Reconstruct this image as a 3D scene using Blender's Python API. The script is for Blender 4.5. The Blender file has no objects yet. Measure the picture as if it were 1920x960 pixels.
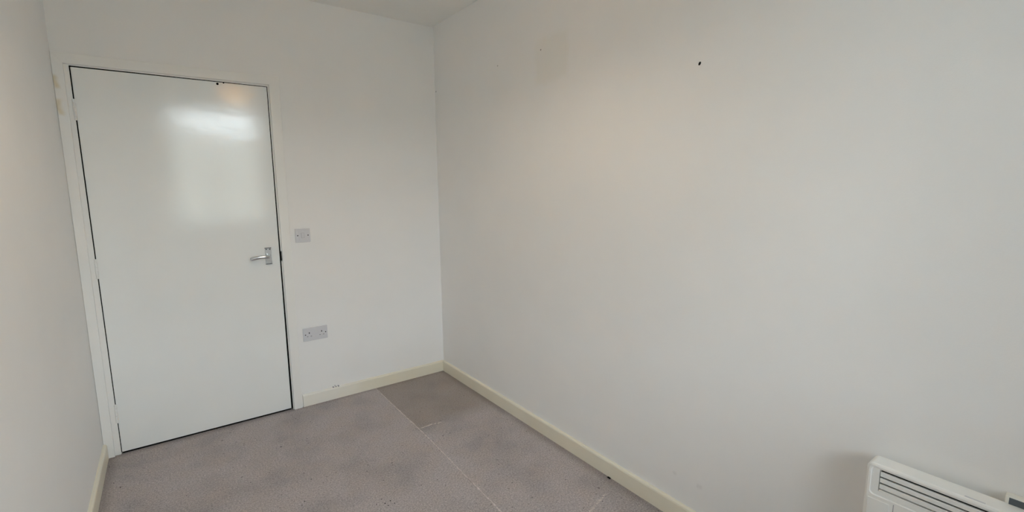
import bpy, bmesh, math, random
from mathutils import Vector, Matrix

scene = bpy.context.scene
COL = scene.collection
random.seed(7)

# ------------------------------------------------------------------ camera
cam_d = bpy.data.cameras.new('camera')
cam_d.sensor_width = 36.0
cam_d.lens = 36.0 * 883.217 / 1920.0
cam_d.clip_start = 0.02
cam = bpy.data.objects.new('camera', cam_d)
COL.objects.link(cam)
r = Vector((0.80565944, -0.59232476, -0.00801573))
u = Vector((0.09157265, 0.11116235, 0.98957434))
w = Vector((0.58525834, 0.79799393, -0.14379974))
M = Matrix.Identity(4)
for i in range(3):
    M[i][0], M[i][1], M[i][2] = r[i], u[i], -w[i]
M[0][3], M[1][3], M[2][3] = 0.3027, -3.1458, 1.3998
cam.matrix_world = M
scene.camera = cam

# ------------------------------------------------------------------ world, light, exposure
SKY = 9.6
world = bpy.data.worlds.new('sky')
scene.world = world
world.use_nodes = True
bg = world.node_tree.nodes['Background']
bg.inputs['Color'].default_value = (0.85, 0.925, 1.0, 1)      # even overcast sky
bg.inputs['Strength'].default_value = SKY
scene.view_settings.view_transform = 'Standard'
scene.view_settings.look = 'None'
scene.view_settings.gamma = 1.0
scene.view_settings.use_curve_mapping = False
scene.view_settings.exposure = 0.64
scene.cycles.use_denoising = True
scene.cycles.max_bounces = 24
scene.cycles.diffuse_bounces = 20
scene.cycles.sample_clamp_indirect = 8.0

# room: back wall y = 0, room towards -y
XL, XR, H, YF = -0.0634, 1.943, 2.517, -4.0
WX0, WX1, WZ0, WZ1 = 0.40, 1.45, 0.95, 2.44                   # window opening
portal_d = bpy.data.lights.new('daylight_portal', 'AREA')
portal_d.shape = 'RECTANGLE'
portal_d.size, portal_d.size_y = WX1 - WX0, WZ1 - WZ0
portal_d.cycles.is_portal = True
portal = bpy.data.objects.new('daylight_portal', portal_d)
portal.location = ((WX0 + WX1) / 2, YF - 0.33, (WZ0 + WZ1) / 2)
portal.rotation_euler = (math.radians(90), 0, 0)               # faces +y, into the room
COL.objects.link(portal)

# ------------------------------------------------------------------ materials
def mat(name, color, rough=0.6, noise=0.0, scale=8.0, bump=0.0, bscale=200.0, metal=0.0, spec=0.5, coat=0.0):
    m = bpy.data.materials.new(name)
    m.use_nodes = True
    nt = m.node_tree
    b = nt.nodes['Principled BSDF']
    b.inputs['Base Color'].default_value = (*color, 1)
    b.inputs['Roughness'].default_value = rough
    b.inputs['Metallic'].default_value = metal
    b.inputs['Specular IOR Level'].default_value = spec
    b.inputs['Coat Weight'].default_value = coat
    geo = nt.nodes.new('ShaderNodeNewGeometry')
    if noise:
        n = nt.nodes.new('ShaderNodeTexNoise')
        n.inputs['Scale'].default_value = scale
        n.inputs['Detail'].default_value = 5
        nt.links.new(geo.outputs['Position'], n.inputs['Vector'])
        mp = nt.nodes.new('ShaderNodeMapRange')
        mp.inputs['From Min'].default_value, mp.inputs['From Max'].default_value = 0.3, 0.7
        mp.inputs['To Min'].default_value, mp.inputs['To Max'].default_value = 1 - noise, 1 + noise
        nt.links.new(n.outputs['Fac'], mp.inputs['Value'])
        mul = nt.nodes.new('ShaderNodeVectorMath')
        mul.operation = 'SCALE'
        mul.inputs[0].default_value = color
        nt.links.new(mp.outputs['Result'], mul.inputs['Scale'])
        nt.links.new(mul.outputs['Vector'], b.inputs['Base Color'])
    if bump:
        n2 = nt.nodes.new('ShaderNodeTexNoise')
        n2.inputs['Scale'].default_value = bscale
        n2.inputs['Detail'].default_value = 3
        nt.links.new(geo.outputs['Position'], n2.inputs['Vector'])
        bp = nt.nodes.new('ShaderNodeBump')
        bp.inputs['Strength'].default_value = bump
        bp.inputs['Distance'].default_value = 0.002
        nt.links.new(n2.outputs['Fac'], bp.inputs['Height'])
        nt.links.new(bp.outputs['Normal'], b.inputs['Normal'])
    return m

def node(nt, t, **kw):
    n = nt.nodes.new(t)
    for k, v in kw.items():
        setattr(n, k, v)
    return n

def mix_color(nt, fac, a, b):
    n = nt.nodes.new('ShaderNodeMix')
    n.data_type = 'RGBA'
    for sock, v in ((n.inputs[0], fac), (n.inputs[6], a), (n.inputs[7], b)):
        if hasattr(v, 'is_linked'):
            nt.links.new(v, sock)
        elif isinstance(v, tuple):
            sock.default_value = (*v, 1)
        else:
            sock.default_value = v
    return n.outputs[2]

def box_mask(nt, pos, lo, hi, soft):
    """soft 0..1 mask of an axis box in world metres (wear that stays put on the surface)"""
    sep = node(nt, 'ShaderNodeSeparateXYZ')
    nt.links.new(pos, sep.inputs[0])
    out = None
    for ax in range(3):
        if lo[ax] is None:
            continue
        for edge, s in ((lo[ax], 1), (hi[ax], -1)):
            mr = node(nt, 'ShaderNodeMapRange')
            mr.interpolation_type = 'SMOOTHSTEP'
            mr.inputs['From Min'].default_value = edge - soft
            mr.inputs['From Max'].default_value = edge + soft
            mr.inputs['To Min'].default_value = 0 if s > 0 else 1
            mr.inputs['To Max'].default_value = 1 if s > 0 else 0
            nt.links.new(sep.outputs[ax], mr.inputs['Value'])
            if out is None:
                out = mr.outputs['Result']
            else:
                ml = node(nt, 'ShaderNodeMath', operation='MULTIPLY')
                nt.links.new(out, ml.inputs[0]); nt.links.new(mr.outputs['Result'], ml.inputs[1])
                out = ml.outputs[0]
    return out

def wobble(nt, pos, scale, amount):
    n = node(nt, 'ShaderNodeTexNoise')
    n.inputs['Scale'].default_value = scale
    n.inputs['Detail'].default_value = 4
    nt.links.new(pos, n.inputs['Vector'])
    sub = node(nt, 'ShaderNodeVectorMath', operation='SUBTRACT')
    nt.links.new(n.outputs['Color'], sub.inputs[0]); sub.inputs[1].default_value = (.5, .5, .5)
    sc = node(nt, 'ShaderNodeVectorMath', operation='SCALE')
    nt.links.new(sub.outputs[0], sc.inputs[0]); sc.inputs['Scale'].default_value = amount
    ad = node(nt, 'ShaderNodeVectorMath', operation='ADD')
    nt.links.new(pos, ad.inputs[0]); nt.links.new(sc.outputs[0], ad.inputs[1])
    return ad.outputs[0]

WALL_C = (0.866, 0.867, 0.865)
def wall_material(name, patches=(), base=WALL_C):
    m = mat(name, base, rough=0.75, noise=0.012, scale=3.0, bump=0.12, bscale=260, spec=0.25)
    nt = m.node_tree
    b = nt.nodes['Principled BSDF']
    src = b.inputs['Base Color'].links[0].from_socket
    pos = node(nt, 'ShaderNodeNewGeometry').outputs['Position']
    for lo, hi, soft, wob, color, amt in patches:
        p = wobble(nt, pos, 14.0, wob) if wob else pos
        mk = box_mask(nt, p, lo, hi, soft)
        ml = node(nt, 'ShaderNodeMath', operation='MULTIPLY')
        nt.links.new(mk, ml.inputs[0]); ml.inputs[1].default_value = amt
        src = mix_color(nt, ml.outputs[0], src, color)
    nt.links.new(src, b.inputs['Base Color'])
    return m

M_WALL = wall_material('wall_paint')
M_WALL_R = wall_material('wall_paint_patched', [
    ((None, -1.38, 1.93), (None, -1.14, 2.15), .025, .05, (0.80, 0.79, 0.73), .35),
    ((None, -2.075, .190), (None, -2.055, .205), .006, .03, (0.55, 0.55, 0.55), .2),
    ((None, -2.19, .188), (None, -2.165, .202), .006, .03, (0.55, 0.55, 0.55), .2)])
M_CEIL = mat('ceiling_paint', (0.86, 0.86, 0.84), rough=0.85, noise=0.01, bump=0.1)
M_TRIM = wall_material('white_gloss_trim', [
    ((-.064, None, 1.88), (-.047, None, 1.935), .010, .035, (0.66, 0.54, 0.30), .6),
    ((-.064, None, 1.76), (-.046, None, 1.83), .010, .045, (0.66, 0.56, 0.34), .6)], base=(0.865, 0.865, 0.85))
M_TRIM.node_tree.nodes['Principled BSDF'].inputs['Roughness'].default_value = 0.38
M_SKIRT = mat('yellowed_gloss', (0.83, 0.785, 0.66), rough=0.35, noise=0.03, scale=5)
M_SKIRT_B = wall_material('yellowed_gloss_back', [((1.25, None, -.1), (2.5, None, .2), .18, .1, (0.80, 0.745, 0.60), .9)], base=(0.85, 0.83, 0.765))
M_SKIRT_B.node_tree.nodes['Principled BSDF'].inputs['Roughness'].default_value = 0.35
M_SILVER = mat('satin_aluminium', (0.72, 0.74, 0.76), rough=0.2, metal=1.0)
M_SCREW = mat('dark_screw', (0.05, 0.05, 0.055), rough=0.5, metal=0.4)
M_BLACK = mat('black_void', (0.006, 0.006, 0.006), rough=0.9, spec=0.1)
M_PLATE = mat('grey_white_plastic', (0.66, 0.665, 0.70), rough=0.4)
M_SHUTTER = mat('grey_shutter', (0.30, 0.30, 0.34), rough=0.5)
M_HEATER = mat('white_heater_enamel', (0.91, 0.91, 0.89), rough=0.38)
M_SLAT = mat('white_heater_slat', (0.90, 0.90, 0.88), rough=0.45, bump=0.25, bscale=700)
M_DISPLAY = mat('grey_display', (0.10, 0.115, 0.13), rough=0.3)
M_CREAM = mat('cream_plastic', (0.84, 0.82, 0.75), rough=0.45)
M_PVC = mat('white_pvc', (0.80, 0.80, 0.79), rough=0.35)
M_GROUND = mat('sky_cut_bank', (0.18, 0.18, 0.155), rough=0.9, noise=0.2, scale=1.5)
M_HALL = mat('hall_paint', (0.30, 0.28, 0.25), rough=0.8)

def glass_material():
    m = bpy.data.materials.new('window_glass')
    m.use_nodes = True
    nt = m.node_tree
    nt.nodes.clear()
    out = node(nt, 'ShaderNodeOutputMaterial')
    mx = node(nt, 'ShaderNodeMixShader')
    fr = node(nt, 'ShaderNodeFresnel'); fr.inputs['IOR'].default_value = 1.45
    tr = node(nt, 'ShaderNodeBsdfTransparent'); tr.inputs['Color'].default_value = (.95, .97, .96, 1)
    gl = node(nt, 'ShaderNodeBsdfGlossy'); gl.inputs['Roughness'].default_value = 0.02
    nt.links.new(fr.outputs[0], mx.inputs[0]); nt.links.new(tr.outputs[0], mx.inputs[1])
    nt.links.new(gl.outputs[0], mx.inputs[2]); nt.links.new(mx.outputs[0], out.inputs[0])
    return m
M_GLASS = glass_material()

def door_material():
    m = mat('door_gloss_paint', (0.87, 0.892, 0.89), rough=0.3, noise=0.012, scale=4, spec=0.8)
    nt = m.node_tree
    b = nt.nodes['Principled BSDF']
    pos = node(nt, 'ShaderNodeNewGeometry').outputs['Position']
    n = node(nt, 'ShaderNodeTexNoise'); n.inputs['Scale'].default_value = 9; n.inputs['Detail'].default_value = 4
    nt.links.new(pos, n.inputs['Vector'])
    mr = node(nt, 'ShaderNodeMapRange')
    mr.inputs['From Min'].default_value, mr.inputs['From Max'].default_value = .3, .7
    mr.inputs['To Min'].default_value, mr.inputs['To Max'].default_value = .10, .14
    nt.links.new(n.outputs['Fac'], mr.inputs['Value']); nt.links.new(mr.outputs[0], b.inputs['Roughness'])
    n2 = node(nt, 'ShaderNodeTexNoise'); n2.inputs['Scale'].default_value = 22; n2.inputs['Detail'].default_value = 6
    nt.links.new(pos, n2.inputs['Vector'])
    bp = node(nt, 'ShaderNodeBump'); bp.inputs['Strength'].default_value = .25; bp.inputs['Distance'].default_value = .0015
    nt.links.new(n2.outputs['Fac'], bp.inputs['Height']); nt.links.new(bp.outputs[0], b.inputs['Normal'])
    return m
M_DOOR = door_material()

SK_W = .015
def carpet_material(name, base, brown=False):
    m = bpy.data.materials.new(name)
    m.use_nodes = True
    nt = m.node_tree
    b = nt.nodes['Principled BSDF']
    b.inputs['Roughness'].default_value = 0.95
    b.inputs['Specular IOR Level'].default_value = 0.1
    b.inputs['Sheen Weight'].default_value = 0.12
    pos = node(nt, 'ShaderNodeNewGeometry').outputs['Position']
    def noise_fac(scale, detail, lo, hi, a, c):
        n = node(nt, 'ShaderNodeTexNoise'); n.inputs['Scale'].default_value = scale; n.inputs['Detail'].default_value = detail
        nt.links.new(pos, n.inputs['Vector'])
        mr = node(nt, 'ShaderNodeMapRange')
        mr.inputs['From Min'].default_value, mr.inputs['From Max'].default_value = lo, hi
        mr.inputs['To Min'].default_value, mr.inputs['To Max'].default_value = a, c
        nt.links.new(n.outputs['Fac'], mr.inputs['Value'])
        return n, mr.outputs[0]
    dark = tuple(c * .72 for c in base)
    warm = (base[0] * .98, base[1] * .95, base[2] * .90)
    _, big = noise_fac(3.4, 6, .46, .64, 0, .62)            # worn, trodden-in soiling
    c1 = mix_color(nt, big, base, dark)
    _, mid = noise_fac(9, 6, .42, .68, 0, .8)
    c2 = mix_color(nt, mid, c1, warm)
    n3, fine = noise_fac(135, 5, .32, .68, 0.74, 1.26)      # tuft grain
    n4, fine2 = noise_fac(360, 3, .3, .7, 0.60, 1.40)
    ml = node(nt, 'ShaderNodeMath', operation='MULTIPLY')
    nt.links.new(fine, ml.inputs[0]); nt.links.new(fine2, ml.inputs[1])
    v = node(nt, 'ShaderNodeVectorMath', operation='SCALE')
    nt.links.new(c2, v.inputs[0]); nt.links.new(ml.outputs[0], v.inputs['Scale'])
    _, spots = noise_fac(44, 2, .685, .74, 0, .6)           # small dark specks
    src = mix_color(nt, spots, v.outputs[0], (0.05, 0.04, 0.042))
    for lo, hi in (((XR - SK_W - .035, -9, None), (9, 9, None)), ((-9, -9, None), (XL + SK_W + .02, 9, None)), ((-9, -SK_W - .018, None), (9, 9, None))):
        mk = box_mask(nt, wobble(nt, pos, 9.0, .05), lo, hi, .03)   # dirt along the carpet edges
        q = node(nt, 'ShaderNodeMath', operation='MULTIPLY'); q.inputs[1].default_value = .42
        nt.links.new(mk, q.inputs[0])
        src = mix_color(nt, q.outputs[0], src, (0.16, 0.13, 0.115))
    if brown:                                                # discoloured patch near the corner
        p = wobble(nt, pos, 6.0, .12)
        mk = box_mask(nt, p, (1.3, -.72, None), (2.0, .1, None), .10)
        q = node(nt, 'ShaderNodeMath', operation='MULTIPLY'); q.inputs[1].default_value = .45
        nt.links.new(mk, q.inputs[0])
        src = mix_color(nt, q.outputs[0], src, (0.25, 0.20, 0.155))
    nt.links.new(src, b.inputs['Base Color'])
    bp = node(nt, 'ShaderNodeBump'); bp.inputs['Strength'].default_value = .5; bp.inputs['Distance'].default_value = .004
    ad = node(nt, 'ShaderNodeMath', operation='ADD')
    nt.links.new(n3.outputs['Fac'], ad.inputs[0]); nt.links.new(n4.outputs['Fac'], ad.inputs[1])
    nt.links.new(ad.outputs[0], bp.inputs['Height']); nt.links.new(bp.outputs[0], b.inputs['Normal'])
    return m
CARPET = (0.46, 0.415, 0.418)
M_CARPET = carpet_material('mauve_carpet', CARPET)
M_CARPET_B = carpet_material('mauve_carpet_corner', CARPET, True)
M_SEAM = mat('frayed_seam', (0.62, 0.56, 0.54), rough=.95, noise=.25, scale=60, spec=.1)
M_CREASE = mat('carpet_crease', (0.58, 0.52, 0.49), rough=.95, noise=.25, scale=60, spec=.1)

# ------------------------------------------------------------------ mesh helpers
def obj(name, bm, m, parent=None, smooth=False):
    me = bpy.data.meshes.new(name)
    bmesh.ops.recalc_face_normals(bm, faces=bm.faces)
    bm.to_mesh(me); bm.free()
    if smooth:
        for p in me.polygons:
            p.use_smooth = True
    me.materials.append(m)
    o = bpy.data.objects.new(name, me)
    COL.objects.link(o)
    if parent is not None:
        o.parent = parent
        o.matrix_parent_inverse = parent_world(parent).inverted()
    return o

def parent_world(p):
    mw = Matrix.Translation(p.location)
    return parent_world(p.parent) @ p.matrix_parent_inverse @ mw if p.parent else mw

def box(bm, lo, hi):
    vs = [bm.verts.new((x, y, z)) for x in (lo[0], hi[0]) for y in (lo[1], hi[1]) for z in (lo[2], hi[2])]
    for f in ((0, 1, 3, 2), (4, 6, 7, 5), (0, 4, 5, 1), (2, 3, 7, 6), (0, 2, 6, 4), (1, 5, 7, 3)):
        bm.faces.new([vs[i] for i in f])
    return vs

def bbox(lo, hi, bevel=0.0, seg=2):
    bm = bmesh.new()
    box(bm, lo, hi)
    if bevel:
        bmesh.ops.bevel(bm, geom=list(bm.edges), offset=bevel, segments=seg, affect='EDGES', profile=.5)
    return bm

def boxes(*lst):
    bm = bmesh.new()
    for lo, hi in lst:
        box(bm, lo, hi)
    return bm

def prism(profile, axis, a, b):
    """extrude a 2-D profile along an axis (0 x, 1 y, 2 z) from a to b"""
    bm = bmesh.new()
    def pt(p, t):
        q = list(p); q.insert(axis, t); return q
    A = [bm.verts.new(pt(p, a)) for p in profile]
    B = [bm.verts.new(pt(p, b)) for p in profile]
    n = len(profile)
    bm.faces.new(A); bm.faces.new(B[::-1])
    for i in range(n):
        bm.faces.new((A[i], A[(i + 1) % n], B[(i + 1) % n], B[i]))
    return bm

def cyl(bm, p0, p1, rad, seg=16, r1=None):
    p0, p1 = Vector(p0), Vector(p1)
    d = (p1 - p0).normalized()
    a = d.orthogonal().normalized(); b = d.cross(a)
    r1 = rad if r1 is None else r1
    A = [bm.verts.new(p0 + rad * (math.cos(t) * a + math.sin(t) * b)) for t in [2 * math.pi * k / seg for k in range(seg)]]
    B = [bm.verts.new(p1 + r1 * (math.cos(t) * a + math.sin(t) * b)) for t in [2 * math.pi * k / seg for k in range(seg)]]
    bm.faces.new(A); bm.faces.new(B[::-1])
    for i in range(seg):
        bm.faces.new((A[i], A[(i + 1) % seg], B[(i + 1) % seg], B[i]))
    return bm

def tube(path, radii, seg=14):
    """a swept tube; radii are (horizontal-side, vertical) pairs"""
    bm = bmesh.new()
    rings = []
    for i, p in enumerate(path):
        p = Vector(p)
        d = (Vector(path[min(i + 1, len(path) - 1)]) - Vector(path[max(i - 1, 0)])).normalized()
        up = Vector((0, 0, 1)); side = d.cross(up).normalized(); up = side.cross(d)
        ra, rb = radii[i]
        rings.append([bm.verts.new(p + ra * math.cos(t) * side + rb * math.sin(t) * up) for t in [2 * math.pi * k / seg for k in range(seg)]])
    for A, B in zip(rings, rings[1:]):
        for i in range(seg):
            bm.faces.new((A[i], A[(i + 1) % seg], B[(i + 1) % seg], B[i]))
    bm.faces.new(rings[0]); bm.faces.new(rings[-1][::-1])
    return bm

def tag(o, label=None, cat=None, kind=None, group=None):
    for k, v in (('label', label), ('category', cat), ('kind', kind), ('group', group)):
        if v:
            o[k] = v
    return o

def empty(name, loc):
    o = bpy.data.objects.new(name, None)
    o.empty_display_size = .05
    o.location = loc
    COL.objects.link(o)
    return o

def rounded_rect(y0, y1, z0, z1, rad, seg=6):
    pts = []
    for cy, cz, a0 in ((y1 - rad, z1 - rad, 0), (y0 + rad, z1 - rad, 90), (y0 + rad, z0 + rad, 180), (y1 - rad, z0 + rad, 270)):
        for k in range(seg + 1):
            t = math.radians(a0 + 90 * k / seg)
            pts.append((cy + rad * math.cos(t), cz + rad * math.sin(t)))
    return pts

# ------------------------------------------------------------------ room shell
T = 0.10
DX0, DX1, DZ1 = -0.036, 0.876, 2.022            # rough opening for the door frame
floor = tag(obj('floor', bbox((XL - T, YF - T, -.10), (XR + T, 1.2, -.012)), M_HALL),
            'carpeted bedroom floor in worn grey mauve', 'floor', 'structure')
ceiling = tag(obj('ceiling', bbox((XL - T, YF - T, H), (XR + T, T, H + .1)), M_CEIL), 'plain white ceiling above the corner', 'ceiling', 'structure')
wall_back = tag(obj('wall_back', boxes(((XL, 0, -.012), (DX0, T, H)), ((DX1, 0, -.012), (XR, T, H)), ((DX0, 0, DZ1), (DX1, T, H))), M_WALL),
                'white painted wall around the door', 'wall', 'structure')
# the right wall leans a few millimetres out of plumb
bm = bmesh.new()
for v in box(bm, (XR, YF, -.012), (XR + T, T, H)):
    v.co.x += -.006 * v.co.z / H if v.co.x < XR + .01 else 0
wall_right = tag(obj('wall_right', bm, M_WALL_R), 'large bare white wall behind the heater, with a few old nail holes', 'wall', 'structure')
bm = bmesh.new()
for v in box(bm, (XL - T, YF, -.012), (XL, T, H)):
    if v.co.x > XL - .01:
        v.co.x += -.007 + .009 * v.co.z / H
wall_left = tag(obj('wall_left', bm, M_WALL), 'white wall close to the camera, left of the door', 'wall', 'structure')
wall_front = tag(obj('wall_front', boxes(((XL - T, YF - .34, -.012), (WX0, YF, H)), ((WX1, YF - .34, -.012), (XR + T, YF, H)),
                 ((WX0, YF - .34, -.012), (WX1, YF, WZ0)), ((WX0, YF - .34, WZ1), (WX1, YF, H))), M_WALL),
                 'white window wall behind the camera', 'wall', 'structure')
wall_hall = tag(obj('wall_hall', boxes(((-.3, .101, -.012), (-.2, 1.2, 2.3)), ((1.1, .101, -.012), (1.2, 1.2, 2.3)),
                ((-.3, 1.2, -.012), (1.2, 1.3, 2.3)), ((-.3, .101, 2.3), (1.2, 1.3, 2.4))), M_HALL), 'dark hallway walls behind the closed door', 'wall', 'structure')

# carpet: two fitted pieces meeting at a lighter frayed seam
SEAM = [(1.392, -.005), (1.388, -.30), (1.390, -.62), (1.386, -.92), (1.375, -1.22), (1.370, -1.45), (1.364, -1.62), (1.35, -2.3), (1.33, -3.2), (1.31, YF)]
def carpet_piece(right):
    bm = bmesh.new()
    top, bot = [], []
    side = XR - .002 if right else XL - .004
    for i, (x, y) in enumerate(SEAM):
        x += .0012 if right else -.0012
        top.append((bm.verts.new((x, y, 0)), bm.verts.new((side, y, 0))))
        bot.append((bm.verts.new((x, y, -.012)), bm.verts.new((side, y, -.012))))
    for a, b in zip(top, top[1:]):
        bm.faces.new((a[0], a[1], b[1], b[0]))
    for (t0, t1, b0, b1) in zip(top, top[1:], bot, bot[1:]):
        bm.faces.new((t0[0], t1[0], b1[0], b0[0]))
    bm.faces.new((top[0][0], top[0][1], bot[0][1], bot[0][0]))
    return bm
obj('carpet_piece', carpet_piece(False), M_CARPET, floor)
cp = obj('carpet_piece', carpet_piece(True), M_CARPET_B, floor)
cp['label'] = 'narrower carpet strip, browner towards the corner'
bm = bmesh.new()                                  # threshold strip of carpet under the door
box(bm, (-.004, -.004, -.012), (.849, .9, -.001))
obj('carpet_piece', bm, M_CARPET, floor)
# frayed ridge along the seam, in short uneven strands
bm = bmesh.new()
y = -.02
while y > -2.6:
    for (xa, ya), (xb, yb) in zip(SEAM, SEAM[1:]):
        if yb <= y <= ya:
            x = xa + (xb - xa) * (ya - y) / (ya - yb)
    L = random.uniform(.012, .03)
    wv = random.uniform(.0018, .0036)
    box(bm, (x - wv + random.uniform(-.002, .002), y - L, -.008), (x + wv, y, random.uniform(.0008, .0028)))
    y -= L * random.uniform(.8, 1.15)
sm = obj('carpet_seam', bm, M_SEAM, floor)
sm['kind'] = 'stuff'
sm['label'] = 'pale frayed seam line'
FLECKS = [(0.699, -0.446, 0.0033), (0.693, -1.009, 0.0026), (1.128, -0.96, 0.0022), (0.98, -1.243, 0.0029), (1.006, -1.24, 0.0029), (1.015, -1.269, 0.0022), (0.979, -1.206, 0.0022), (0.947, -1.227, 0.0018), (0.986, -1.266, 0.0022), (0.999, -0.955, 0.0022), (0.012, -0.371, 0.0029), (-0.017, -0.308, 0.0022), (-0.046, -0.121, 0.0018), (0.541, -0.286, 0.0016), (1.123, -0.98, 0.0016), (1.032, -0.421, 0.0016), (1.829, -0.499, 0.0022), (1.625, -1.022, 0.0018), (1.525, -1.465, 0.002), (1.743, -1.603, 0.0018), (1.248, -1.23, 0.0018), (1.77, -1.819, 0.0018), (0.517, -0.705, 0.0018), (0.264, -0.639, 0.0018), (1.022, -0.904, 0.0019)]
# dark lint trodden into the pile
bm = bmesh.new()
for (x, y, s) in FLECKS:
    box(bm, (x - s, y - s * .7, -.002), (x + s, y + s * .7, .0012))
obj('carpet_lint', bm, M_BLACK, floor)['kind'] = 'stuff'
# two short creases running off the seam
def crease(pts):
    bm = bmesh.new()
    for (xa, ya), (xb, yb) in zip(pts, pts[1:]):
        n = max(2, int(math.hypot(xb - xa, yb - ya) / .02))
        for k in range(n):
            t = (k + random.uniform(-.2, .2)) / n
            x, yy = xa + (xb - xa) * t, ya + (yb - ya) * t
            s = random.uniform(.003, .006)
            box(bm, (x - .011, yy - s, -.004), (x + .011, yy + s, random.uniform(.0006, .0018)))
    return bm
obj('carpet_crease', crease([(1.41, -.725), (1.47, -.722), (1.545, -.735)]), M_CREASE, floor)['kind'] = 'stuff'
obj('carpet_crease', crease([(1.64, -1.845), (1.72, -1.82), (1.83, -1.79)]), M_CREASE, floor)['kind'] = 'stuff'

# skirting boards with a rounded top edge
SK, SH = 0.0150, 0.081
PROF = [(0, -.004), (SK, -.004), (SK, SH - .010), (SK * .86, SH - .004), (SK * .5, SH - .0005), (SK * .3, SH), (0, SH)]
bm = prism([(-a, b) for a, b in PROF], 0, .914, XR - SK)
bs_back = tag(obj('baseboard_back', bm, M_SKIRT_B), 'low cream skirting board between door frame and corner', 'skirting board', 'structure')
bm = prism([(XR - a, b) for a, b in PROF], 1, YF, 0)
bs_right = tag(obj('baseboard_right', bm, M_SKIRT), 'long yellowed cream skirting board under the large bare wall', 'skirting board', 'structure')
bm = prism([(XL - .0065 + a, b) for a, b in [(0, -.004), (SK, -.004), (SK, SH - .008), (SK * .8, SH - .002), (SK * .5, SH + .001), (0, SH + .002)]], 1, YF, -.018)
bs_left = tag(obj('baseboard_left', bm, M_SKIRT), 'yellowed cream skirting board running toward the camera at left', 'skirting board', 'structure')
# chipped paint on the back skirting
for cx, cz, s in ((1.107, .0835, .004), (1.125, .0830, .003), (1.141, .0835, .0045), (1.120, .090, .003)):
    obj('paint_chip', bbox((cx - s, -SK * .5 - .004 if cz < .085 else -.0008, cz - s * .5 - .002), (cx + s, -.0002, cz + s * .5), .0004, 1), M_SHUTTER, bs_back)

# ------------------------------------------------------------------ door frame and architraves
trim = tag(empty('trim_1', (.42, 0, 0)), 'white painted door frame and flat architraves around the door', 'door frame', 'structure')
LX0, LX1 = -.0035, .849
bm = boxes(((DX0, 0, -.012), (LX0, T, 1.9935)), ((DX0, 0, 1.9935), (DX1, T, DZ1)))
# right jamb, leaning slightly so the gap widens towards the floor, with the strike cut-out
def jx(z):
    return .8503 + .0035 * (1 - z / 2.0)
for lo, hi, add in ((-.012, .965, 0), (.965, 1.025, .005), (1.025, 1.9935, 0)):
    for v in box(bm, (LX1, 0, lo), (DX1, T, hi)):
        if v.co.x < LX1 + .01:
            v.co.x = jx(v.co.z) + add
obj('door_lining', bm, M_TRIM, trim)
obj('door_stop', boxes(((LX0, .046, -.012), (LX0 + .014, .07, 1.9935)), ((LX1 - .014, .046, -.012), (LX1, .07, 1.9935)), ((LX0 + .014, .046, 1.982), (LX1 - .014, .07, 1.9935))), M_TRIM, trim)
# black strips set in the gap round the door
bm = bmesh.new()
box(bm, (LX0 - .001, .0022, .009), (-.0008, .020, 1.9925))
obj('gap_strip', bm, M_BLACK, trim)
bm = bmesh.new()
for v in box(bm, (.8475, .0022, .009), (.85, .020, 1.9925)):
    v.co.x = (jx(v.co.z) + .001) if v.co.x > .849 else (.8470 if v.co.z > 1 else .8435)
obj('gap_strip', bm, M_BLACK, trim)
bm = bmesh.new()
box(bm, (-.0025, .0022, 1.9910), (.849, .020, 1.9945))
obj('gap_strip', bm, M_BLACK, trim)
AT = .016
def arch(quad, long_edges):
    """flat board from a front outline in x, z, 16 mm thick with eased front edges"""
    bm = bmesh.new()
    A = [bm.verts.new((x, -AT, z)) for x, z in quad]
    B = [bm.verts.new((x, 0, z)) for x, z in quad]
    f = bm.faces.new(A); bm.faces.new(B[::-1])
    n = len(quad)
    for i in range(n):
        bm.faces.new((A[i], A[(i + 1) % n], B[(i + 1) % n], B[i]))
    es = [e for e in f.edges if any({e.verts[0], e.verts[1]} == {A[i], A[(i + 1) % n]} for i in long_edges)]
    bmesh.ops.bevel(bm, geom=es, offset=.0025, segments=2, affect='EDGES', profile=.5)
    return bm
obj('architrave', arch([(XL - .006, -.004), (-.029, -.004), (-.022, 1.998), (XL + .001, 2.046)], (1, 3)), M_TRIM, trim)
obj('architrave', arch([(.858, -.004), (.908, -.004), (.9125, 2.052), (.857, 2.002)], (1, 3)), M_TRIM, trim)
obj('architrave', arch([(-.022, 1.9985), (.857, 2.0025), (.9125, 2.0525), (XL + .001, 2.0465)], (0, 2)), M_TRIM, trim)

# ------------------------------------------------------------------ door
bm = bmesh.new()
for v in box(bm, (0, 0.0005, .009), (.845, .0445, 1.989)):
    if v.co.z > 1: 
        v.co.x += .0015 if v.co.x > .4 else .002
        v.co.z += .0012 if v.co.x > .4 else -.0012
    elif v.co.x > .4:
        v.co.x -= .0020
bmesh.ops.bevel(bm, geom=list(bm.edges), offset=.0012, segments=2, affect='EDGES')
door = tag(obj('door_1', bm, M_DOOR), 'plain flush white gloss door with silver lever handle', 'door', 'structure')
for z in (1.789, 1.008, .229):
    k = obj('hinge', bbox((-.0085, -.0012, z - .050), (.0055, .004, z + .050), .0006, 1), M_TRIM, door)
    for j in range(5):
        z0 = z - .050 + j * .0202
        bmk = bmesh.new()
        cyl(bmk, (-.0018, -.0052, z0), (-.0018, -.0052, z0 + .0185), .0056, 12)
        obj('knuckle', bmk, M_TRIM, k)
bm = bmesh.new()
cyl(bm, (.6015, -.0012, 1.9795), (.6015, .004, 1.9795), .0062, 14)
obj('screw_hole', bm, M_BLACK, door)
bm = bmesh.new()
cyl(bm, (.631, -.0006, 1.9885), (.631, .003, 1.9885), .0042, 10)
obj('dent', bm, M_BLACK, door)
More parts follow.
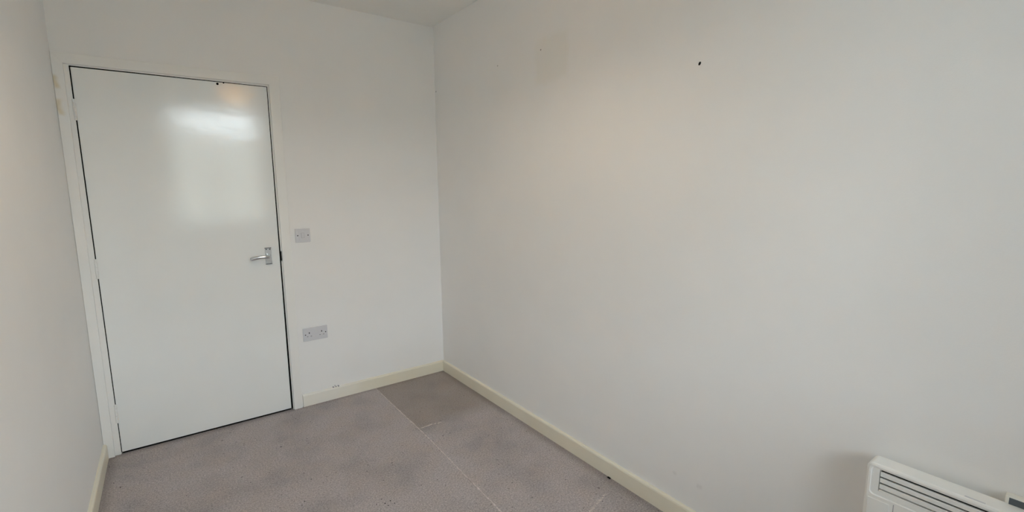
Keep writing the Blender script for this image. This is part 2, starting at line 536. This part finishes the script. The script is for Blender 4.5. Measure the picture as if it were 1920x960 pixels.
obj('threshold_shade', bbox((.002, .006, -.0008), (.842, .030, .0088)), M_BLACK, door)  # black strip added to stand for the shade under the leaf
# lever handle on a short plate
hz = 1.003
plate = obj('handle_plate', bbox((.7655, -.0055, hz - .049), (.8005, .001, hz + .049), .0016, 2), M_SILVER, door)
for sx in (.7735, .7925):
    bm = bmesh.new(); cyl(bm, (sx, -.0064, hz + .0405), (sx, -.004, hz + .0405), .0036, 12)
    obj('screw', bm, M_SCREW, plate)
    bm = bmesh.new(); cyl(bm, (sx, -.0064, hz - .0415), (sx, -.004, hz - .0415), .0034, 12)
    obj('screw', bm, M_SILVER, plate)
obj('plate_lip', boxes(((.7650, -.0080, hz + .0470), (.8005, -.001, hz + .0500)), ((.7655, -.0075, hz - .0500), (.8005, -.001, hz - .0475))), M_SCREW, plate)
bm = bmesh.new(); cyl(bm, (.783, -.004, hz), (.783, -.014, hz), .0125, 20, .0105)
obj('handle_rose', bm, M_SILVER, door, True)
path = [(.783, -.006, hz), (.783, -.026, hz), (.7825, -.038, hz), (.779, -.046, hz), (.771, -.0495, hz + .0005), (.755, -.0505, hz + .001), (.735, -.0505, hz + .001),
        (.715, -.049, hz - .001), (.698, -.0465, hz - .004), (.686, -.0445, hz - .0065), (.680, -.0440, hz - .007)]
rad = [(a_ * 1.08, b_ * 1.18) for a_, b_ in [(.0078, .0078), (.0078, .0078), (.0085, .0082), (.009, .0085), (.0088, .0085), (.0078, .0084), (.0070, .0086), (.0062, .0092), (.0058, .0098), (.0052, .0094), (.0025, .006)]]
obj('lever', tube(path, rad), M_SILVER, door, True)
obj('latch', bbox((.838, .012, .985), (.8505, .030, 1.003), .001, 1), M_SCREW, door)

# ------------------------------------------------------------------ switch and socket
sx, sz = .9405, 1.072
sw = tag(empty('light_switch', (sx + .043, 0, sz + .043)), 'square grey white plastic light switch with two dark screws beside the door frame', 'light switch')
obj('plate', bbox((sx, -.009, sz), (sx + .088, 0, sz + .085), .0022, 2), M_PLATE, sw)
obj('centre_panel', bbox((sx + .020, -.0100, sz + .012), (sx + .068, -.008, sz + .073), .0008, 1), M_PLATE, sw)
obj('rocker_gap', bbox((sx + .0335, -.0103, sz + .0265), (sx + .0515, -.009, sz + .0585)), M_SHUTTER, sw)
rk = obj('rocker', prism([(-.0098, sz + .0275), (-.0108, sz + .0275), (-.0142, sz + .0575), (-.0098, sz + .0575)], 0, sx + .035, sx + .050), M_PLATE, sw)
for px in (sx + .0135, sx + .0745):
    bm = bmesh.new(); cyl(bm, (px, -.0096, sz + .0425), (px, -.006, sz + .0425), .0038, 12)
    obj('screw', bm, M_SCREW, sw)

ox, oz = .9435, .431
so = tag(empty('wall_socket', (ox + .074, 0, oz + .043)), 'double grey white plug socket low on the wall above the skirting', 'plug socket')
obj('plate', bbox((ox, -.009, oz), (ox + .150, 0, oz + .086), .0022, 2), M_PLATE, so)
for px in (ox + .0135, ox + .1375):
    bm = bmesh.new(); cyl(bm, (px, -.0096, oz + .043), (px, -.006, oz + .043), .0036, 12)
    obj('screw', bm, M_SCREW, so)
for cx in (ox + .037, ox + .113):
    obj('earth_slot', bbox((cx - .0026, -.0094, oz + .0475), (cx + .0026, -.006, oz + .0575)), M_BLACK, so)
    for dx in (-.011, .011):
        obj('pin_slot', bbox((cx + dx - .0042, -.0094, oz + .0275), (cx + dx + .0042, -.006, oz + .0325)), M_SHUTTER, so)
obj('centre_boss', bbox((ox + .070, -.0102, oz + .050), (ox + .080, -.0085, oz + .064), .0006, 1), M_PLATE, so)

# ------------------------------------------------------------------ holes left in the right wall
def hole(y, z, rad, elong=1.3):
    bm = bmesh.new()
    x = XR - .006 * z / H
    cyl(bm, (x - .0006, y, z), (x + .02, y, z), rad, 14)
    for v in bm.verts:
        v.co.z = z + (v.co.z - z) * elong
        v.co.y += (v.co.z - z) * -.25
    return bm
h1 = obj('drill_hole', hole(-2.093, 1.846, .0048, 1.35), M_BLACK, wall_right)
M_NAIL = mat('nail_mark', (.16, .15, .13), rough=.8)
for y, z, rr in ((-1.181, 2.100, .0030), (-.790, 2.100, .0026), (-.018, 2.080, .0034)):
    obj('nail_hole', hole(y, z, rr, 1.3), M_NAIL, wall_right)
bit = obj('carpet_fluff', bbox((XR - SK - .012, -1.730, 0), (XR - SK - .003, -1.712, .006), .002, 1), M_BLACK)
tag(bit, 'tiny black scrap lying on carpet against the right skirting board', 'scrap')

# ------------------------------------------------------------------ panel heater on the right wall
HF, HB = XR - .080, XR - .024               # front and back planes
Y1, Y0, ZT, ZB = -2.736, -3.42, .6165, .205
heater = tag(empty('panel_heater', (XR - .05, (Y0 + Y1) / 2, ZB)), 'slim white electric panel heater with louvred grille on the right wall', 'heater')
FY1, FY0, FZ1, FZ0 = Y1 - .011, Y0 + .011, ZT - .010, .5215   # recessed grille surround
GY1, GY0 = -2.7665, -3.16
SLOTS = [.5985, .5800, .5620, .5440]
# casing: rounded prism, with a shallow front recess for the grille surround
bm = bmesh.new()
outer = rounded_rect(Y0, Y1, ZB, ZT, .016)
inner = rounded_rect(FY0, FY1, FZ0, FZ1, .012)
n = len(outer)
B_ = [bm.verts.new((HB, y, z)) for y, z in outer]
S_ = [bm.verts.new((HF + .006, y, z)) for y, z in outer]
cyc, czc = (Y0 + Y1) / 2, (ZB + ZT) / 2
def shrink(p, d):
    return (p[0] - d * (1 if p[0] > cyc else -1), p[1] - d * (1 if p[1] > czc else -1))
S2 = [bm.verts.new((HF + .0018, *shrink(p, .0018))) for p in outer]
F_ = [bm.verts.new((HF, *shrink(p, .006))) for p in outer]
I_ = [bm.verts.new((HF, y, z)) for y, z in inner]
I2 = [bm.verts.new((HF + .003, y, z)) for y, z in rounded_rect(FY0 + .002, FY1 - .002, FZ0 + .002, FZ1 - .002, .011)]
def bridge(A, B):
    for i in range(n):
        bm.faces.new((A[i], A[(i + 1) % n], B[(i + 1) % n], B[i]))
bm.faces.new(B_)
bridge(B_, S_); bridge(S_, S2); bridge(S2, F_); bridge(F_, I_); bridge(I_, I2)
casing = obj('casing', bm, M_HEATER, heater)
# grille surround plate with an opening, filling the recess
def plate_bm(x, y0, y1, z0, z1, oy0, oy1, oz0, oz1, depth):
    return boxes(((x, y0, z0), (x + depth, oy0, z1)), ((x, oy1, z0), (x + depth, y1, z1)),
                 ((x, oy0, z0), (x + depth, oy1, oz0)), ((x, oy0, oz1), (x + depth, oy1, z1)))
G_T, G_B = SLOTS[0] + .0036, SLOTS[3] - .008
bm = bmesh.new()
ip = rounded_rect(FY0 + .002, FY1 - .002, FZ0 + .002, FZ1 - .002, .011)
A = [bm.verts.new((HF + .003, y, z)) for y, z in ip]
def clampo(p):
    y = GY1 if p[0] > cyc else GY0
    z = G_T if p[1] > (FZ0 + FZ1) / 2 else G_B
    return y, z
C4 = {}
for p in ip:
    q = clampo(p)
    if q not in C4:
        C4[q] = (bm.verts.new((HF + .003, *q)), bm.verts.new((HF + .022, *q)))
for i in range(n):
    a, b = C4[clampo(ip[i])][0], C4[clampo(ip[(i + 1) % n])][0]
    if a is b:
        bm.faces.new((A[i], A[(i + 1) % n], a))
    else:
        bm.faces.new((A[i], A[(i + 1) % n], b, a))
cc = [C4[k] for k in ((GY1, G_T), (GY0, G_T), (GY0, G_B), (GY1, G_B))]
for i in range(4):
    bm.faces.new((cc[i][0], cc[(i + 1) % 4][0], cc[(i + 1) % 4][1], cc[i][1]))
grille = obj('grille_surround', bm, M_HEATER, heater)
obj('grille_cavity', bbox((HF + .0215, GY0 - .004, G_B - .004), (HF + .0225, GY1 + .004, G_T + .004)), M_BLACK, grille)
# louvre slats: each a leaning strip leaving a dark slot above it
zs = SLOTS + [G_B]
for i in range(4):
    zt, zb = zs[i] - .0030, zs[i + 1] + (.0024 if i < 3 else -.0005)
    obj('slat', prism([(HF + .0034, zb), (HF + .0034, zt - .001), (HF + .0046, zt), (HF + .012, zt - .001), (HF + .0145, zb + .006), (HF + .014, zb)], 1, GY0, GY1 - .0022), M_SLAT, grille)
# lower front panel joint, and a thin raised bead under the surround
obj('panel_joint', bbox((HF - .0004, -2.8060, ZB + .02), (HF + .002, -2.8046, FZ0 - .005)), M_SHUTTER, casing)
obj('side_panel', bbox((HF - .0016, Y1 - .060, ZB + .02), (HF + .001, Y1 - .009, FZ0 - .010), .0012, 1), M_HEATER, casing)
obj('indicator_strip', bbox((HF + .006, -2.978, ZT - .0004), (HF + .011, -2.940, ZT + .0006)), M_PLATE, casing)
# control unit standing up behind the top edge
cu = obj('control_unit', bbox((XR - .026, -3.30, ZT - .06), (XR - .003, -3.0045, .6365), .0025, 2), M_CREAM, heater)
cu['label'] = 'cream control box with grey display'
obj('display', bbox((XR - .0268, -3.27, ZT - .01), (XR - .025, -3.0115, .6335), .0006, 1), M_DISPLAY, cu)
for yb in (-2.90, -3.22):
    obj('wall_bracket', bbox((HB - .001, yb - .02, ZB + .06), (XR + .001, yb + .02, ZT - .09)), M_SILVER, heater)

# ------------------------------------------------------------------ window behind the camera
wy0, wy1 = YF - .31, YF - .25
win = tag(empty('window_1', ((WX0 + WX1) / 2, wy1, WZ0)), 'white framed window behind the camera, mirrored in the glossy door', 'window', 'structure')
FW, TZ = .045, 2.06
MX = .88
bm = boxes(((WX0, wy0, WZ0), (WX0 + FW, wy1, WZ1)), ((WX1 - FW, wy0, WZ0), (WX1, wy1, WZ1)),
           ((WX0 + FW, wy0, WZ0), (WX1 - FW, wy1, WZ0 + FW)), ((WX0 + FW, wy0, WZ1 - FW), (WX1 - FW, wy1, WZ1)),
           ((WX0 + FW, wy0, TZ), (WX1 - FW, wy1, TZ + .05)), ((MX - .025, wy0, WZ0 + FW), (MX + .025, wy1, TZ)))
obj('window_frame', bm, M_PVC, win)
for x0, x1, z0, z1 in ((WX0 + FW, MX - .025, WZ0 + FW, TZ), (MX + .025, WX1 - FW, WZ0 + FW, TZ), (WX0 + FW, WX1 - FW, TZ + .05, WZ1 - FW)):
    obj('pane', bbox((x0 - .005, wy0 + .028, z0 - .005), (x1 + .005, wy0 + .032, z1 + .005)), M_GLASS, win)
obj('window_sill', bbox((WX0, wy1, WZ0 - .001), (WX1, YF + .03, WZ0 + .022), .004, 2), M_PVC, win)
# unseen land outside, bank added to limit the sky mirrored in the door
bm = bmesh.new()
prof = [(YF - .35, -2.8), (YF - 12, -2.8), (YF - 22, 1.4), (YF - 40, 6.0), (YF - 70, 8.2)]
cols = ((-80, 1.0), (-30, 1.0), (1.5, 1.1), (5, 0.1), (9, -.4), (80, -.4))
rows = [[bm.verts.new((x, y, z + (dz * min(1, (z + 2.8) / 8)))) for x, dz in cols] for y, z in prof]
for a, b in zip(rows, rows[1:]):
    for i in range(5):
        bm.faces.new((a[i], a[i + 1], b[i + 1], b[i]))
tag(obj('ground', bm, M_GROUND), 'unseen bank of land added outside the window to cut the low sky', 'ground', 'structure')

# ------------------------------------------------------------------ lit pendant lamp, mirrored in the door
PX, PY, PZ = .885, -1.65, 2.215
lamp = tag(empty('pendant_lamp', (PX, PY, H)), 'warm lit pendant lamp hanging mid room, mirrored high on the glossy door', 'lamp')
bm = bmesh.new(); cyl(bm, (PX, PY, H), (PX, PY, H - .022), .045, 24, .038)
obj('ceiling_rose', bm, M_PVC, lamp)
bm = bmesh.new(); cyl(bm, (PX, PY, H - .02), (PX, PY, PZ + .05), .0035, 8)
obj('cord', bm, M_PVC, lamp)
bm = bmesh.new(); cyl(bm, (PX, PY, PZ + .01), (PX, PY, PZ + .055), .018, 16)
obj('lamp_holder', bm, M_PVC, lamp)
m = bpy.data.materials.new('lamp_shade_fabric'); m.use_nodes = True
nt = m.node_tree; nt.nodes.clear()
o_ = node(nt, 'ShaderNodeOutputMaterial'); mx = node(nt, 'ShaderNodeMixShader'); mx.inputs[0].default_value = .7
df = node(nt, 'ShaderNodeBsdfDiffuse'); df.inputs[0].default_value = (.8, .68, .45, 1)
tl = node(nt, 'ShaderNodeBsdfTranslucent'); tl.inputs[0].default_value = (.85, .66, .36, 1)
nt.links.new(df.outputs[0], mx.inputs[1]); nt.links.new(tl.outputs[0], mx.inputs[2]); nt.links.new(mx.outputs[0], o_.inputs[0])
bm = bmesh.new()
seg = 32
ring = lambda rr, z: [bm.verts.new((PX + rr * math.cos(2 * math.pi * k / seg), PY + rr * math.sin(2 * math.pi * k / seg), z)) for k in range(seg)]
R1, R2, R3, R4 = ring(.112, PZ - .062), ring(.098, PZ + .062), ring(.096, PZ + .062), ring(.110, PZ - .062)
for A, B in ((R1, R2), (R2, R3), (R3, R4), (R4, R1)):
    for i in range(seg):
        bm.faces.new((A[i], A[(i + 1) % seg], B[(i + 1) % seg], B[i]))
obj('lamp_shade', bm, m, lamp, True)
obj('shade_ring', boxes(((PX - .0965, PY - .002, PZ + .054), (PX + .0965, PY + .002, PZ + .057)), ((PX - .002, PY - .0965, PZ + .054), (PX + .002, PY + .0965, PZ + .057))), M_PVC, lamp)
m = bpy.data.materials.new('bulb_glow'); m.use_nodes = True
b = m.node_tree.nodes['Principled BSDF']
b.inputs['Emission Color'].default_value = (1, .80, .57, 1)
b.inputs['Emission Strength'].default_value = 190.0
bm = bmesh.new()
bmesh.ops.create_uvsphere(bm, u_segments=14, v_segments=9, radius=.028, matrix=Matrix.Translation((PX, PY, PZ - .02)))
obj('bulb', bm, m, lamp, True)
